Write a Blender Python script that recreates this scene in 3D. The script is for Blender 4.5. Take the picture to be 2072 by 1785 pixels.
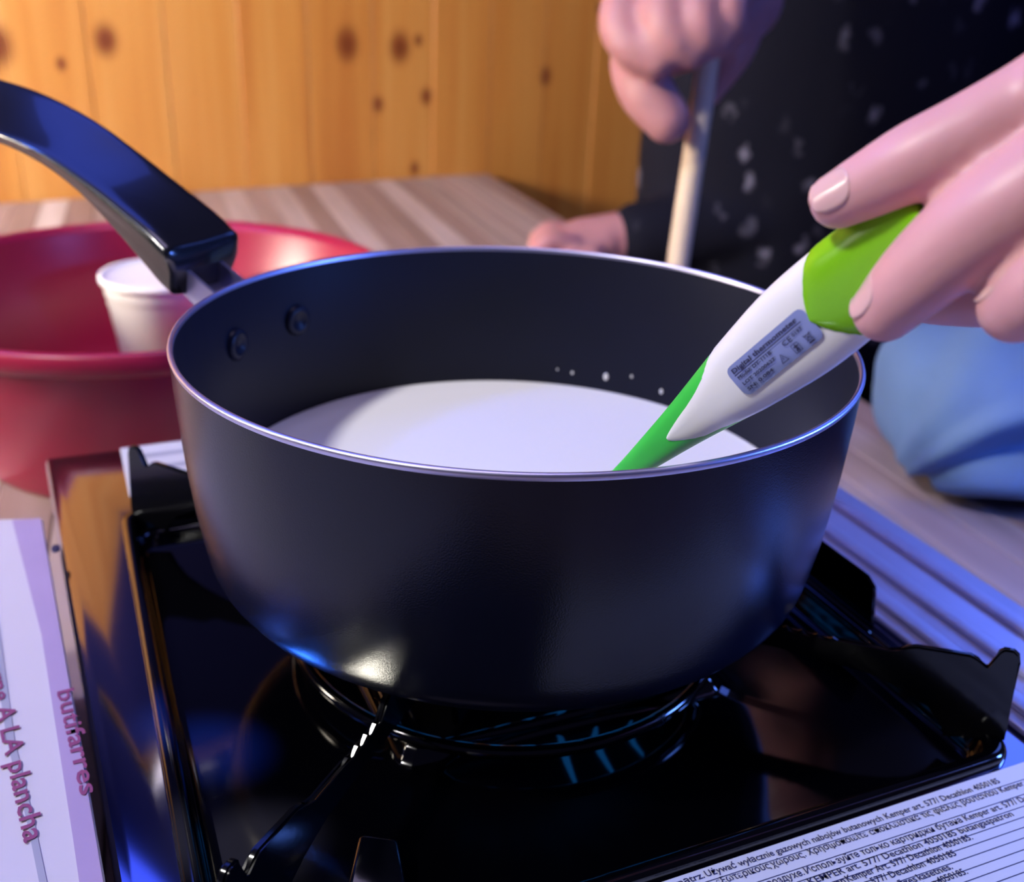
import bpy, bmesh, math, random
from mathutils import Vector as V, Matrix, noise
import numpy as np
random.seed(7)
for o in list(bpy.data.objects): bpy.data.objects.remove(o, do_unlink=True)
SC = bpy.context.scene
COL = SC.collection
PI = math.pi

# ------------------------------------------------------------------ camera
FPX, PITCH, ROLL = 2100.0, .42348, .04129
CAM = V((-.00025, -.29663, .09660))
cp, sp = math.cos(PITCH), math.sin(PITCH)
cr, sr = math.cos(ROLL), math.sin(ROLL)
FWD = V((0, cp, -sp)); R0 = V((1, 0, 0)); U0 = V((0, sp, cp))
RGT = R0*cr + U0*sr; UPV = -R0*sr + U0*cr
camd = bpy.data.cameras.new('camera'); camo = bpy.data.objects.new('camera', camd); COL.objects.link(camo)
camo.matrix_world = Matrix(((RGT.x, UPV.x, -FWD.x, CAM.x), (RGT.y, UPV.y, -FWD.y, CAM.y), (RGT.z, UPV.z, -FWD.z, CAM.z), (0, 0, 0, 1)))
camd.sensor_width = 36; camd.lens = FPX*36/2072; camd.clip_start = .01
camd.dof.use_dof = True; camd.dof.focus_distance = .240; camd.dof.aperture_fstop = 13.5
SC.camera = camo

# ------------------------------------------------------------------ world, lights, exposure
SC.view_settings.view_transform = 'Standard'; SC.view_settings.look = 'None'
SC.view_settings.gamma = 1; SC.view_settings.use_curve_mapping = False; SC.view_settings.exposure = 0
wd = bpy.data.worlds.new('world'); SC.world = wd; wd.use_nodes = True
wd.node_tree.nodes['Background'].inputs[0].default_value = (.020, .019, .050, 1)
wd.node_tree.nodes['Background'].inputs[1].default_value = 1.0

def area(name, loc, target, size, power, col, shape='DISK', sy=None, spread=180):
    l = bpy.data.lights.new(name, 'AREA'); l.energy = power; l.color = col; l.shape = shape; l.size = size
    if sy: l.size_y = sy
    l.spread = math.radians(spread)
    o = bpy.data.objects.new(name, l); COL.objects.link(o); o.location = loc
    o.rotation_euler = (V(target)-V(loc)).to_track_quat('-Z', 'Y').to_euler()
    return o
area('key_lamp', (-.69, -.41, .87), (0, .0, -.05), .11, 11, (1, .97, .95))
area('violet_lamp', (-.1, .10, 1.7), (0, .10, 0), .8, 8, (.68, .58, 1.0))
area('warm_lamp', (-1.25, .0, .27), (.05, 1.4, -.02), .3, 16.5, (1, .88, .72), spread=110)
area('blue_lamp_back', (-.36, .34, .63), (-.19, .09, .03), .52, 1.25, (.07, .13, 1.0), 'RECTANGLE', .24)
area('blue_lamp_left', (-.86, .06, .80), (0, 0, -.08), .12, 4, (.05, .16, 1.0))
def spot(name, loc, target, size, deg, power, col):
    l = bpy.data.lights.new(name, 'SPOT'); l.energy = power; l.color = col; l.shadow_soft_size = size; l.spot_size = math.radians(deg); l.spot_blend = .6
    o = bpy.data.objects.new(name, l); COL.objects.link(o); o.location = loc
    o.rotation_euler = (V(target)-V(loc)).to_track_quat('-Z', 'Y').to_euler()
spot('added_stove_glint', (-.69, -.41, .87), (-.063, -.100, -.1085), .006, 1.5, 2400, (1, .95, .78))  # added narrow beam, makes the pan's hot spot by way of the tray
spot('added_blue_glint', (-.753, .196, .79), (-.083, -.064, -.1085), .006, 1.4, 6000, (.03, .16, 1.0))  # added narrow blue beam for the blue glint low on the pan
area('blue_lamp_right', (.43, -.03, .06), (.16, -.09, -.1), .10, 2.0, (.10, .24, 1.0))
area('blue_lamp_far_right', (.66, .58, .40), (.17, .0, -.1), .36, 1.2, (.10, .20, 1.0))

# ------------------------------------------------------------------ helpers
def P(px, py, d):
    v = FWD*FPX + RGT*(px-1036) - UPV*(py-892.5)
    return CAM + v.normalized()*d
def onz(px, py, z):
    v = FWD*FPX + RGT*(px-1036) - UPV*(py-892.5)
    return CAM + v*((z-CAM.z)/v.z)
def pix(X):
    d = X-CAM; z = d.dot(FWD)
    return (1036+FPX*d.dot(RGT)/z, 892.5-FPX*d.dot(UPV)/z)
def link(o): COL.objects.link(o); return o
def thing(name, label, cat, loc=(0, 0, 0), rz=0, group=None):
    o = link(bpy.data.objects.new(name, None)); o.location = loc; o.rotation_euler = (0, 0, rz)
    o['label'] = label; o['category'] = cat; o.empty_display_size = .02
    if group: o['group'] = group
    return o
def obj(name, bm, m=None, parent=None, smooth=True, label=None):
    """bm is in the parent's local coordinates"""
    if isinstance(bm, bpy.types.Mesh): me = bm
    else:
        bmesh.ops.recalc_face_normals(bm, faces=bm.faces)
        me = bpy.data.meshes.new(name); bm.to_mesh(me); bm.free()
    if smooth: me.polygons.foreach_set('use_smooth', [True]*len(me.polygons))
    if m: me.materials.clear(); me.materials.append(m)
    o = link(bpy.data.objects.new(name, me))
    if parent: o.parent = parent
    if label: o['label'] = label
    return o
def auto(o, ang=40):
    o.data.shade_auto_smooth if False else None
    bm = bmesh.new(); bm.from_mesh(o.data)
    for e in bm.edges:
        if len(e.link_faces) == 2: e.smooth = e.calc_face_angle(0) < math.radians(ang)
    bm.to_mesh(o.data); bm.free(); return o
def struct(o, label=None):
    o['kind'] = 'structure'
    if label: o['label'] = label
    return o
def box(bm, x0, x1, y0, y1, z0, z1, bev=0, seg=2):
    vs = [bm.verts.new(c) for c in ((x0,y0,z0),(x1,y0,z0),(x1,y1,z0),(x0,y1,z0),(x0,y0,z1),(x1,y0,z1),(x1,y1,z1),(x0,y1,z1))]
    fs = [bm.faces.new([vs[i] for i in f]) for f in ((0,3,2,1),(4,5,6,7),(0,1,5,4),(1,2,6,5),(2,3,7,6),(3,0,4,7))]
    if bev:
        es = list({e for f in fs for e in f.edges})
        bmesh.ops.bevel(bm, geom=es, offset=bev, segments=seg, profile=.5, affect='EDGES')
    return bm
def prism(bm, pts, z0, z1, bev=0, seg=2):
    n = len(pts)
    a = [bm.verts.new((p[0], p[1], z0)) for p in pts]; b = [bm.verts.new((p[0], p[1], z1)) for p in pts]
    fs = [bm.faces.new(a[::-1]), bm.faces.new(b)] + [bm.faces.new((a[i], a[(i+1) % n], b[(i+1) % n], b[i])) for i in range(n)]
    if bev:
        es = list({e for f in fs for e in f.edges})
        bmesh.ops.bevel(bm, geom=es, offset=bev, segments=seg, profile=.5, affect='EDGES')
    return bm
def lathe(prof, n=96, bm=None, c=(0, 0, 0)):
    bm = bm or bmesh.new(); rings = []
    for r, z in prof:
        if r < 1e-7: rings.append([bm.verts.new((c[0], c[1], c[2]+z))])
        else: rings.append([bm.verts.new((c[0]+r*math.cos(2*PI*i/n), c[1]+r*math.sin(2*PI*i/n), c[2]+z)) for i in range(n)])
    for a, b in zip(rings, rings[1:]):
        for i in range(n):
            j = (i+1) % n
            if len(a) == 1 and len(b) == 1: continue
            if len(a) == 1: bm.faces.new((a[0], b[i], b[j]))
            elif len(b) == 1: bm.faces.new((a[i], a[j], b[0]))
            else: bm.faces.new((a[i], a[j], b[j], b[i]))
    return bm
def arc(cx, cz, r, a0, a1, n=8):
    return [(cx+r*math.cos(math.radians(a0+(a1-a0)*i/n)), cz+r*math.sin(math.radians(a0+(a1-a0)*i/n))) for i in range(n+1)]
def loft(rings, bm=None, caps=True):
    bm = bm or bmesh.new(); vr = [[bm.verts.new(p) for p in r] for r in rings]
    for a, b in zip(vr, vr[1:]):
        n = len(a)
        for i in range(n): bm.faces.new((a[i], a[(i+1) % n], b[(i+1) % n], b[i]))
    if caps: bm.faces.new(vr[0][::-1]); bm.faces.new(vr[-1])
    return bm
def cr_(p, t):
    n = len(p)-1; t = min(max(t, 0), n-1e-6); i = int(t); f = t-i
    g = lambda k: p[min(max(k, 0), n)]
    a, b, c, d = g(i-1), g(i), g(i+1), g(i+2)
    if i == 0: a = b*2-c
    if i+2 > n: d = c*2-b
    return .5*((2*b)+(c-a)*f+(2*a-5*b+4*c-d)*f*f+(3*b-a-3*c+d)*f**3)
def limb(pts, rad, flat=1.0, up=V((0, 0, 1)), bm=None, n=20, per=8, round0=True, round1=True):
    """swept tube with rounded ends: pts Vectors, rad list; flat scales the 'up' half-axis"""
    bm = bm or bmesh.new(); pts = [V(p) for p in pts]; N = (len(pts)-1)*per
    C = [cr_(pts, i/per) for i in range(N+1)]; Rr = [cr_([V((r, 0, 0)) for r in rad], i/per).x for i in range(N+1)]
    T = [(C[min(i+1, N)]-C[max(i-1, 0)]).normalized() for i in range(N+1)]
    rows = []
    if round0: rows += [(C[0]-T[0]*Rr[0]*math.cos(k*PI/12), Rr[0]*math.sin(k*PI/12), T[0]) for k in range(1, 6)]
    rows += [(C[i], Rr[i], T[i]) for i in range(N+1)]
    if round1: rows += [(C[N]+T[N]*Rr[N]*math.cos(k*PI/12), Rr[N]*math.sin(k*PI/12), T[N]) for k in range(5, 0, -1)]
    rings = []
    for c, r, t in rows:
        s = t.cross(up)
        s = s.normalized() if s.length > 1e-4 else t.cross(V((1, 0, 0))).normalized()
        u = s.cross(t).normalized()
        rings.append([c+s*r*math.cos(2*PI*i/n)+u*r*flat*math.sin(2*PI*i/n) for i in range(n)])
    return loft(rings, bm)
def ball(bm, c, r, sc=(1, 1, 1), seg=16):
    bmesh.ops.create_uvsphere(bm, u_segments=seg, v_segments=seg//2+2, radius=r, matrix=Matrix.Translation(c) @ Matrix.Diagonal((*sc, 1)))
    return bm
def fuse(bm, voxel, smooth=6, fac=.5):
    """one continuous skin out of overlapping limbs"""
    bmesh.ops.recalc_face_normals(bm, faces=bm.faces)
    me = bpy.data.meshes.new('tmp'); bm.to_mesh(me); bm.free()
    o = link(bpy.data.objects.new('tmp', me))
    r = o.modifiers.new('r', 'REMESH'); r.mode = 'VOXEL'; r.voxel_size = voxel
    if smooth: s = o.modifiers.new('s', 'SMOOTH'); s.iterations = smooth; s.factor = fac
    dg = bpy.context.evaluated_depsgraph_get(); dg.update()
    out = bpy.data.meshes.new_from_object(o.evaluated_get(dg))
    bpy.data.objects.remove(o, do_unlink=True)
    return out
def text_bm(s, size, xf, bold=0, align='LEFT', maxw=None):
    """lettering as a flat mesh; xf maps (x, y) to a point"""
    cu = bpy.data.curves.new('t', 'FONT'); cu.body = s; cu.size = size; cu.align_x = align; cu.offset = bold; cu.resolution_u = 2; cu.fill_mode = 'FRONT'
    o = link(bpy.data.objects.new('t', cu)); dg = bpy.context.evaluated_depsgraph_get(); dg.update()
    me = bpy.data.meshes.new_from_object(o.evaluated_get(dg)); bpy.data.objects.remove(o, do_unlink=True)
    k = 1
    if maxw and len(me.vertices):
        w = max(v.co.x for v in me.vertices); k = maxw/w
    for v in me.vertices: v.co = xf(v.co.x*k, v.co.y)
    bm = bmesh.new(); bm.from_mesh(me); bpy.data.meshes.remove(me); return bm

# ------------------------------------------------------------------ materials
def mat(name, col, rough=.5, metal=0., sss=0., sssr=(1, .3, .15), sssc=.005, coat=0., ior=1.45, vary=.06, vscale=40., bump=0., bscale=200., emit=None, estr=0., spec=.5, bd=.06):
    m = bpy.data.materials.new(name); m.use_nodes = True; nt = m.node_tree; b = nt.nodes['Principled BSDF']
    b.inputs['Roughness'].default_value = rough; b.inputs['Metallic'].default_value = metal; b.inputs['IOR'].default_value = ior
    b.inputs['Specular IOR Level'].default_value = spec
    b.inputs['Coat Weight'].default_value = coat; b.inputs['Coat Roughness'].default_value = .06
    if sss:
        b.inputs['Subsurface Weight'].default_value = sss; b.inputs['Subsurface Radius'].default_value = sssr; b.inputs['Subsurface Scale'].default_value = sssc
    tc = nt.nodes.new('ShaderNodeTexCoord'); nz = nt.nodes.new('ShaderNodeTexNoise'); nz.inputs['Scale'].default_value = vscale; nz.inputs['Detail'].default_value = 4
    nt.links.new(tc.outputs['Object'], nz.inputs['Vector'])
    mx = nt.nodes.new('ShaderNodeMix'); mx.data_type = 'RGBA'
    mx.inputs[6].default_value = (*[max(0, c*(1-vary)) for c in col], 1); mx.inputs[7].default_value = (*[min(1, c*(1+vary)) for c in col], 1)
    nt.links.new(nz.outputs['Fac'], mx.inputs[0]); nt.links.new(mx.outputs[2], b.inputs['Base Color'])
    if bump:
        n2 = nt.nodes.new('ShaderNodeTexNoise'); n2.inputs['Scale'].default_value = bscale; n2.inputs['Detail'].default_value = 3
        nt.links.new(tc.outputs['Object'], n2.inputs['Vector'])
        bp = nt.nodes.new('ShaderNodeBump'); bp.inputs['Strength'].default_value = bump; bp.inputs['Distance'].default_value = bd/bscale
        nt.links.new(n2.outputs['Fac'], bp.inputs['Height']); nt.links.new(bp.outputs['Normal'], b.inputs['Normal'])
    if emit: b.inputs['Emission Color'].default_value = (*emit, 1); b.inputs['Emission Strength'].default_value = estr
    return m
def nd(m, t, **kw):
    n = m.node_tree.nodes.new(t)
    for k, v in kw.items(): setattr(n, k, v)
    return n
def ramp(n, stops):
    e = n.color_ramp.elements
    while len(e) < len(stops): e.new(.5)
    for i, (p, c) in enumerate(stops): e[i].position = p; e[i].color = (*c, 1)

M_graph = mat('graphite_coating', (.004, .005, .015), .23, 0, ior=1.42, spec=.42, vary=.1, vscale=60, bump=1, bscale=2400, bd=.09)
M_inner = mat('nonstick_coating', (.010, .011, .022), .36, 0, spec=.22, vary=.1, bump=.1, bscale=1500)
M_alu = mat('bare_aluminium', (.60, .58, .78), .38, 1, vary=.05, vscale=300)
M_bake = mat('black_bakelite', (.006, .006, .009), .26, 0, vary=.1, bump=.05, bscale=900, coat=.4)
M_milk = mat('milk', (.93, .92, .92), .35, 0, sss=.25, sssr=(1, .9, .8), sssc=.003, vary=.01, spec=.2)
M_enam = mat('black_enamel', (.0004, .0004, .0008), .08, 0, vary=.2, bump=.012, bscale=120, spec=.9)
M_arm = mat('black_cast_support', (.002, .002, .003), .16, 0, vary=.2, bump=.12, bscale=260)
M_steel = mat('polished_steel', (.26, .26, .38), .10, 1, vary=.05, vscale=20)
M_lid = mat('satin_steel', (.42, .41, .56), .34, .25, vary=.12, vscale=45)
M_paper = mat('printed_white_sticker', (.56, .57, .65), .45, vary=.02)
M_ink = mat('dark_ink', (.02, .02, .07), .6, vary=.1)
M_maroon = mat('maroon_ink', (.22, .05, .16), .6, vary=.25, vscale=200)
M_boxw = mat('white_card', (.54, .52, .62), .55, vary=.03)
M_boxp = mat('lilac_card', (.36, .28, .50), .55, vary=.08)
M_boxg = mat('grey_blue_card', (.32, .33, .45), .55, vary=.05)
M_bowl = mat('magenta_plastic', (.31, .008, .042), .34, 0, vary=.05)
M_tub = mat('white_plastic', (.82, .80, .80), .4, vary=.03, sss=.2, sssr=(1, 1, 1), sssc=.004)
M_shell = mat('white_gloss_plastic', (.84, .85, .87), .3, vary=.01, sss=.15, sssr=(1, 1, 1), sssc=.002)
M_greent = mat('green_soft_plastic', (.045, .60, .07), .38, vary=.04, sss=.1, sssr=(.3, 1, .2), sssc=.002)
M_greenc = mat('lime_plastic', (.20, .56, .006), .25, vary=.03, sss=.1, sssr=(.5, 1, .2), sssc=.002)
M_lab = mat('silver_blue_label', (.26, .32, .60), .22, .3, vary=.03)
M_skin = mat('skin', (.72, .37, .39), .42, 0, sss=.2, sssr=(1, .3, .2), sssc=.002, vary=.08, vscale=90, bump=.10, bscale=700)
M_skin2 = mat('skin_shaded_person', (.44, .20, .205), .5, 0, sss=.25, sssr=(1, .32, .18), sssc=.006, vary=.1, vscale=60)  # darker skin: the dimmer light on this person is put into the colour
M_nail = mat('fingernail', (.80, .47, .47), .26, 0, sss=.2, sssr=(1, .4, .3), sssc=.003, vary=.03, coat=.3)
M_stick = mat('pale_beech', (.66, .52, .38), .55, vary=.12, vscale=25)
M_blue = mat('light_blue_cloth', (.10, .18, .34), .8, vary=.12, vscale=30, bump=.3, bscale=500)
M_trous = mat('dark_trousers', (.012, .013, .022), .85, vary=.2, bump=.2, bscale=500)
M_hair = mat('brown_hair', (.06, .03, .02), .6, vary=.3, bump=.5, bscale=300)
M_flame = mat('gas_flame', (.02, .1, .3), .5, emit=(.02, .30, 1.0), estr=1.3)
M_brass = mat('burner_metal', (.25, .22, .20), .35, 1, vary=.2)
M_upper = mat('blue_lit_wall_tone', (.02, .022, .10), .9, vary=.1, spec=.1)  # blue light on a pale wall, put into the base colour for reflections
M_floor = mat('floor_wood', (.20, .12, .07), .5, vary=.3, vscale=8)
M_tleg = mat('table_leg_paint', (.45, .38, .36), .5, vary=.1)

# speckled dark top
def shirt_mat():
    m = mat('dark_speckled_fabric', (.006, .006, .012), .85, vary=.3, bump=.2, bscale=400); nt = m.node_tree; b = nt.nodes['Principled BSDF']
    b.inputs['Specular IOR Level'].default_value = .2
    tc = nd(m, 'ShaderNodeTexCoord'); vo = nd(m, 'ShaderNodeTexVoronoi'); vo.inputs['Scale'].default_value = 33; vo.inputs['Randomness'].default_value = 1
    ns = nd(m, 'ShaderNodeTexNoise'); ns.inputs['Scale'].default_value = 60
    mp = nd(m, 'ShaderNodeMapping'); mp.inputs['Scale'].default_value = (1.0, 1.0, .75); mp.inputs['Rotation'].default_value = (0, .5, 0)
    nt.links.new(tc.outputs['Object'], mp.inputs[0])
    ad = nd(m, 'ShaderNodeMixRGB'); ad.blend_type = 'ADD'; ad.inputs[0].default_value = .02
    nt.links.new(mp.outputs[0], ad.inputs[1]); nt.links.new(tc.outputs['Object'], ns.inputs[0]); nt.links.new(ns.outputs['Color'], ad.inputs[2]); nt.links.new(ad.outputs[0], vo.inputs['Vector'])
    r = nd(m, 'ShaderNodeValToRGB'); ramp(r, [(.10, (1, 1, 1)), (.30, (0, 0, 0))]); nt.links.new(vo.outputs['Distance'], r.inputs[0])
    sx = nd(m, 'ShaderNodeSeparateColor'); nt.links.new(vo.outputs['Color'], sx.inputs[0])
    pw = nd(m, 'ShaderNodeMath', operation='POWER'); pw.inputs[1].default_value = 1.2; nt.links.new(sx.outputs[0], pw.inputs[0])
    mu = nd(m, 'ShaderNodeMath', operation='MULTIPLY'); nt.links.new(r.outputs[0], mu.inputs[0]); nt.links.new(pw.outputs[0], mu.inputs[1])
    mx = nd(m, 'ShaderNodeMix', data_type='RGBA'); mx.inputs[6].default_value = (.005, .005, .012, 1); mx.inputs[7].default_value = (.22, .21, .28, 1)
    nt.links.new(mu.outputs[0], mx.inputs[0]); nt.links.new(mx.outputs[2], b.inputs['Base Color'])
    return m
M_shirt = shirt_mat()

def plank_mat(name, knots):
    """knotty pine, grain along Z; knots are (x, z, r) in wall coordinates"""
    m = mat(name, (.5, .22, .06), .45, vary=.1); nt = m.node_tree; b = nt.nodes['Principled BSDF']; L = nt.links.new
    tc = nd(m, 'ShaderNodeTexCoord'); oi = nd(m, 'ShaderNodeObjectInfo')
    sep = nd(m, 'ShaderNodeSeparateXYZ'); L(tc.outputs['Object'], sep.inputs[0])
    cb = nd(m, 'ShaderNodeCombineXYZ'); mz = nd(m, 'ShaderNodeMath', operation='MULTIPLY'); mz.inputs[1].default_value = .045
    L(sep.outputs[2], mz.inputs[0]); L(sep.outputs[0], cb.inputs[0]); L(mz.outputs[0], cb.inputs[2])
    rn = nd(m, 'ShaderNodeMath', operation='MULTIPLY'); rn.inputs[1].default_value = 9; L(oi.outputs['Random'], rn.inputs[0]); L(rn.outputs[0], cb.inputs[1])
    n1 = nd(m, 'ShaderNodeTexNoise'); n1.inputs['Scale'].default_value = 38; n1.inputs['Detail'].default_value = 5; L(cb.outputs[0], n1.inputs['Vector'])
    r1 = nd(m, 'ShaderNodeValToRGB'); ramp(r1, [(.25, (.48, .18, .040)), (.50, (.60, .27, .065)), (.75, (.66, .34, .10))]); L(n1.outputs['Fac'], r1.inputs[0])
    tint = nd(m, 'ShaderNodeMix', data_type='RGBA', blend_type='MULTIPLY'); tint.inputs[0].default_value = .8
    r2 = nd(m, 'ShaderNodeValToRGB'); ramp(r2, [(0, (1.0, .98, .95)), (1, (.86, .74, .66))]); L(oi.outputs['Random'], r2.inputs[0])
    L(r1.outputs[0], tint.inputs[6]); L(r2.outputs[0], tint.inputs[7])
    fac = None
    for kx, kz, kr in knots:
        dx = nd(m, 'ShaderNodeMath', operation='SUBTRACT'); dx.inputs[1].default_value = kx; L(sep.outputs[0], dx.inputs[0])
        dz = nd(m, 'ShaderNodeMath', operation='SUBTRACT'); dz.inputs[1].default_value = kz; L(sep.outputs[2], dz.inputs[0])
        sz = nd(m, 'ShaderNodeMath', operation='MULTIPLY'); sz.inputs[1].default_value = .72; L(dz.outputs[0], sz.inputs[0])
        c = nd(m, 'ShaderNodeCombineXYZ'); L(dx.outputs[0], c.inputs[0]); L(sz.outputs[0], c.inputs[2])
        ln = nd(m, 'ShaderNodeVectorMath', operation='LENGTH'); L(c.outputs[0], ln.inputs[0])
        mr = nd(m, 'ShaderNodeMapRange', interpolation_type='SMOOTHSTEP'); mr.inputs[1].default_value = kr*.25; mr.inputs[2].default_value = kr*1.5; mr.inputs[3].default_value = 1; mr.inputs[4].default_value = 0
        L(ln.outputs['Value'], mr.inputs[0])
        if fac is None: fac = mr.outputs[0]
        else:
            mm = nd(m, 'ShaderNodeMath', operation='MAXIMUM'); L(fac, mm.inputs[0]); L(mr.outputs[0], mm.inputs[1]); fac = mm.outputs[0]
    mx = nd(m, 'ShaderNodeMix', data_type='RGBA'); mx.inputs[7].default_value = (.19, .045, .012, 1)
    L(tint.outputs[2], mx.inputs[6])
    if fac: L(fac, mx.inputs[0])
    else: mx.inputs[0].default_value = 0
    L(mx.outputs[2], b.inputs['Base Color'])
    return m
def stave_mat(name, stops):
    m = mat(name, (.5, .4, .38), .5, vary=.1); nt = m.node_tree; b = nt.nodes['Principled BSDF']; L = nt.links.new
    tc = nd(m, 'ShaderNodeTexCoord'); oi = nd(m, 'ShaderNodeObjectInfo'); mp = nd(m, 'ShaderNodeMapping'); mp.inputs['Scale'].default_value = (60, 4, 10); L(tc.outputs['Object'], mp.inputs[0])
    n1 = nd(m, 'ShaderNodeTexNoise'); n1.inputs['Scale'].default_value = 1; n1.inputs['Detail'].default_value = 5; L(mp.outputs[0], n1.inputs['Vector'])
    r = nd(m, 'ShaderNodeValToRGB'); ramp(r, stops); L(oi.outputs['Random'], r.inputs[0])
    g = nd(m, 'ShaderNodeValToRGB'); ramp(g, [(.3, (.78, .76, .74)), (.65, (1.05, 1.05, 1.05))]); L(n1.outputs['Fac'], g.inputs[0])
    mu = nd(m, 'ShaderNodeMix', data_type='RGBA', blend_type='MULTIPLY'); mu.inputs[0].default_value = 1; L(r.outputs[0], mu.inputs[6]); L(g.outputs[0], mu.inputs[7])
    L(mu.outputs[2], b.inputs['Base Color']); return m

# ------------------------------------------------------------------ setting: floor, plank wall
ZT, ZF = -.185, -.925
bm = bmesh.new(); box(bm, -2.2, 2.2, -1.6, 2.9, ZF-.05, ZF); struct(obj('floor', bm, M_floor, smooth=False), 'brown wooden floor under the table')
WA = math.radians(30.6); WO = V((-.3704, 1.136, 0)) + V((math.sin(WA), -math.cos(WA), 0))*-.002
wdir = V((math.cos(WA), math.sin(WA), 0)); wn = V((math.sin(WA), -math.cos(WA), 0))
def onwall(px, py):
    v = FWD*FPX + RGT*(px-1036) - UPV*(py-892.5); t = (WO-CAM).dot(wn)/v.dot(wn); X = CAM+v*t
    return ((X-WO).dot(wdir), X.z)
wall = link(bpy.data.objects.new('wall_back', None)); wall.location = (WO.x, WO.y, 0); wall.rotation_euler = (0, 0, WA); struct(wall, 'varnished knotty pine plank wall behind the table')
kn = [(215, 82, 20), (-4, 92, 24), (705, 90, 24), (812, 96, 22), (866, 196, 13), (768, 212, 12), (1108, 155, 15), (1218, 16, 10), (842, 342, 11), (850, 82, 9), (125, 130, 9)]
KN = []
for x, y, r in kn:
    a = onwall(x, y); KN.append((a[0], a[1], r*.00072))
M_pine = plank_mat('knotty_pine', KN)
s0 = onwall(492, 200)[0]; PW = .0935; ZW = .37
for k in range(-16, 17):
    x0 = s0+k*PW; b_ = bmesh.new(); box(b_, x0+.0006, x0+PW-.0006, .004+.0006*(k % 3), .024, ZF, ZW, .001, 1)
    obj('plank', b_, M_pine, wall, smooth=False)
bm = bmesh.new(); box(bm, -2.0, 2.0, .022, .06, ZF, ZW); obj('backing_board', bm, M_pine, wall, smooth=False)
bm = bmesh.new(); box(bm, -2.0, 2.0, .010, .06, ZW+.04, 1.55); obj('upper_wall', bm, M_upper, wall, smooth=False, label='unseen upper wall with blue light put into its colour')
bm = bmesh.new(); box(bm, -2.0, 2.0, -.004, .06, ZW, ZW+.04, .006); obj('dado_rail', bm, M_pine, wall, smooth=False)

# ------------------------------------------------------------------ table of staves, cut along the wall
TA = math.radians(19.5); tx = V((math.cos(TA), math.sin(TA), 0)); ty = V((-math.sin(TA), math.cos(TA), 0)); TO = V((.2629, .424, 0))
table = thing('table', 'large table with a whitewashed striped wooden top, under the stove and magenta bowl', 'table', (TO.x, TO.y, ZF), TA)
M_stave = [stave_mat('taupe_stave', [(0, (.25, .165, .15)), (.6, (.34, .24, .23)), (1, (.42, .32, .31))]), stave_mat('whitewashed_stave', [(0, (.38, .29, .28)), (.5, (.52, .42, .42)), (1, (.68, .59, .59))])]
def tloc(X): return ((X-TO).dot(tx), (X-TO).dot(ty))
SW = .031
def yend(u):      # where the stave meets the wall
    base = TO + tx*u; off = WO + wn*.004
    return (off-base).dot(wn)/ty.dot(wn)
for k in range(42):
    u1 = -k*SW; u0 = u1-SW
    y0 = -1.0; b_ = bmesh.new()
    prism(b_, [(u0+.0004, y0), (u1-.0004, y0), (u1-.0004, yend(u1-.0004)), (u0+.0004, yend(u0+.0004))], ZT-ZF-.032, ZT-ZF, .0007, 1)
    obj('stave', b_, M_stave[(k+(k//7)) % 2], table, smooth=False)
for (u, v) in ((-.08, -.9), (-1.2, -.9), (-.10, .75), (-1.2, .15)):
    b_ = bmesh.new(); box(b_, u-.03, u+.03, v-.03, v+.03, 0, ZT-ZF-.032, .004); obj('leg', b_, M_tleg, table, smooth=False)

# ------------------------------------------------------------------ camping stove
SA = math.radians(24); sx_ = V((math.cos(SA), math.sin(SA), 0)); sy_ = V((-math.sin(SA), math.cos(SA), 0))
def S(u, v, z): return sx_*u + sy_*v + V((0, 0, z))
ZC = -.1025
stove = thing('camping_stove', 'black and steel single burner camping gas stove under the saucepan', 'stove', (0, 0, ZT), SA)
def zl(z): return z-ZT      # stove-local height
bm = bmesh.new()
oc = [(-.1415, .182), (-.1235, -.195), (.176, -.195), (.176, .182)]; ic = [(-.1125, .1130), (-.1125, -.1140), (.1080, -.1140), (.1080, .1130)]
zb_, zt_ = zl(ZT+.012), zl(ZC)
def rg(pts, z): return [bm.verts.new((x, y, z)) for x, y in pts]
def off(pts, d): return [(x+(d if x < 0 else -d), y+(-d if y > 0 else d)) for x, y in pts]
loops = [rg(off(oc, .002), zb_), rg(oc, zb_+.002), rg(oc, zt_-.004), rg(off(oc, .0012), zt_-.0012), rg(off(oc, .004), zt_), rg(ic, zt_), rg(ic, zt_-.026)]
for a, b in zip(loops, loops[1:]):
    for i in range(4): bm.faces.new((a[i], a[(i+1) % 4], b[(i+1) % 4], b[i]))
bm.faces.new(loops[0]); bm.faces.new(loops[-1])
auto(obj('chassis', bm, M_steel, stove))
for (u, v) in ((-.11, .16), (.15, .16), (-.10, -.17), (.15, -.17)):
    obj('foot', lathe([(0, 0), (.011, 0), (.012, .003), (.010, .013), (0, .013)], 24, c=(u, v, 0)), M_bake, stove)
# drip tray: bead, sloping side, floor with a round well
TU0, TU1, TV0, TV1 = -.1145, .1100, -.1160, .1150
bm = bmesh.new()
def rrect(u0, u1, v0, v1, r, n=6):
    out = []
    for cx, cy, a in ((u1-r, v0+r, -90), (u1-r, v1-r, 0), (u0+r, v1-r, 90), (u0+r, v0+r, 180)):
        for i in range(n+1):
            t = math.radians(a+90*i/n); out.append((cx+r*math.cos(t), cy+r*math.sin(t)))
    return out
rings = []
for ins, z in ((-.001, ZC), (-.001, ZC+.002), (0, ZC+.0032), (.0018, ZC+.0036), (.0035, ZC+.003), (.0042, ZC+.0010), (.0052, ZC-.0040), (.0060, ZC-.0056), (.0072, ZC-.0060), (.020, ZC-.006)):
    rings.append([V((x, y, zl(z))) for x, y in rrect(TU0+ins, TU1-ins, TV0+ins, TV1-ins, max(.010-ins*.2, .003))])
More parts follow.
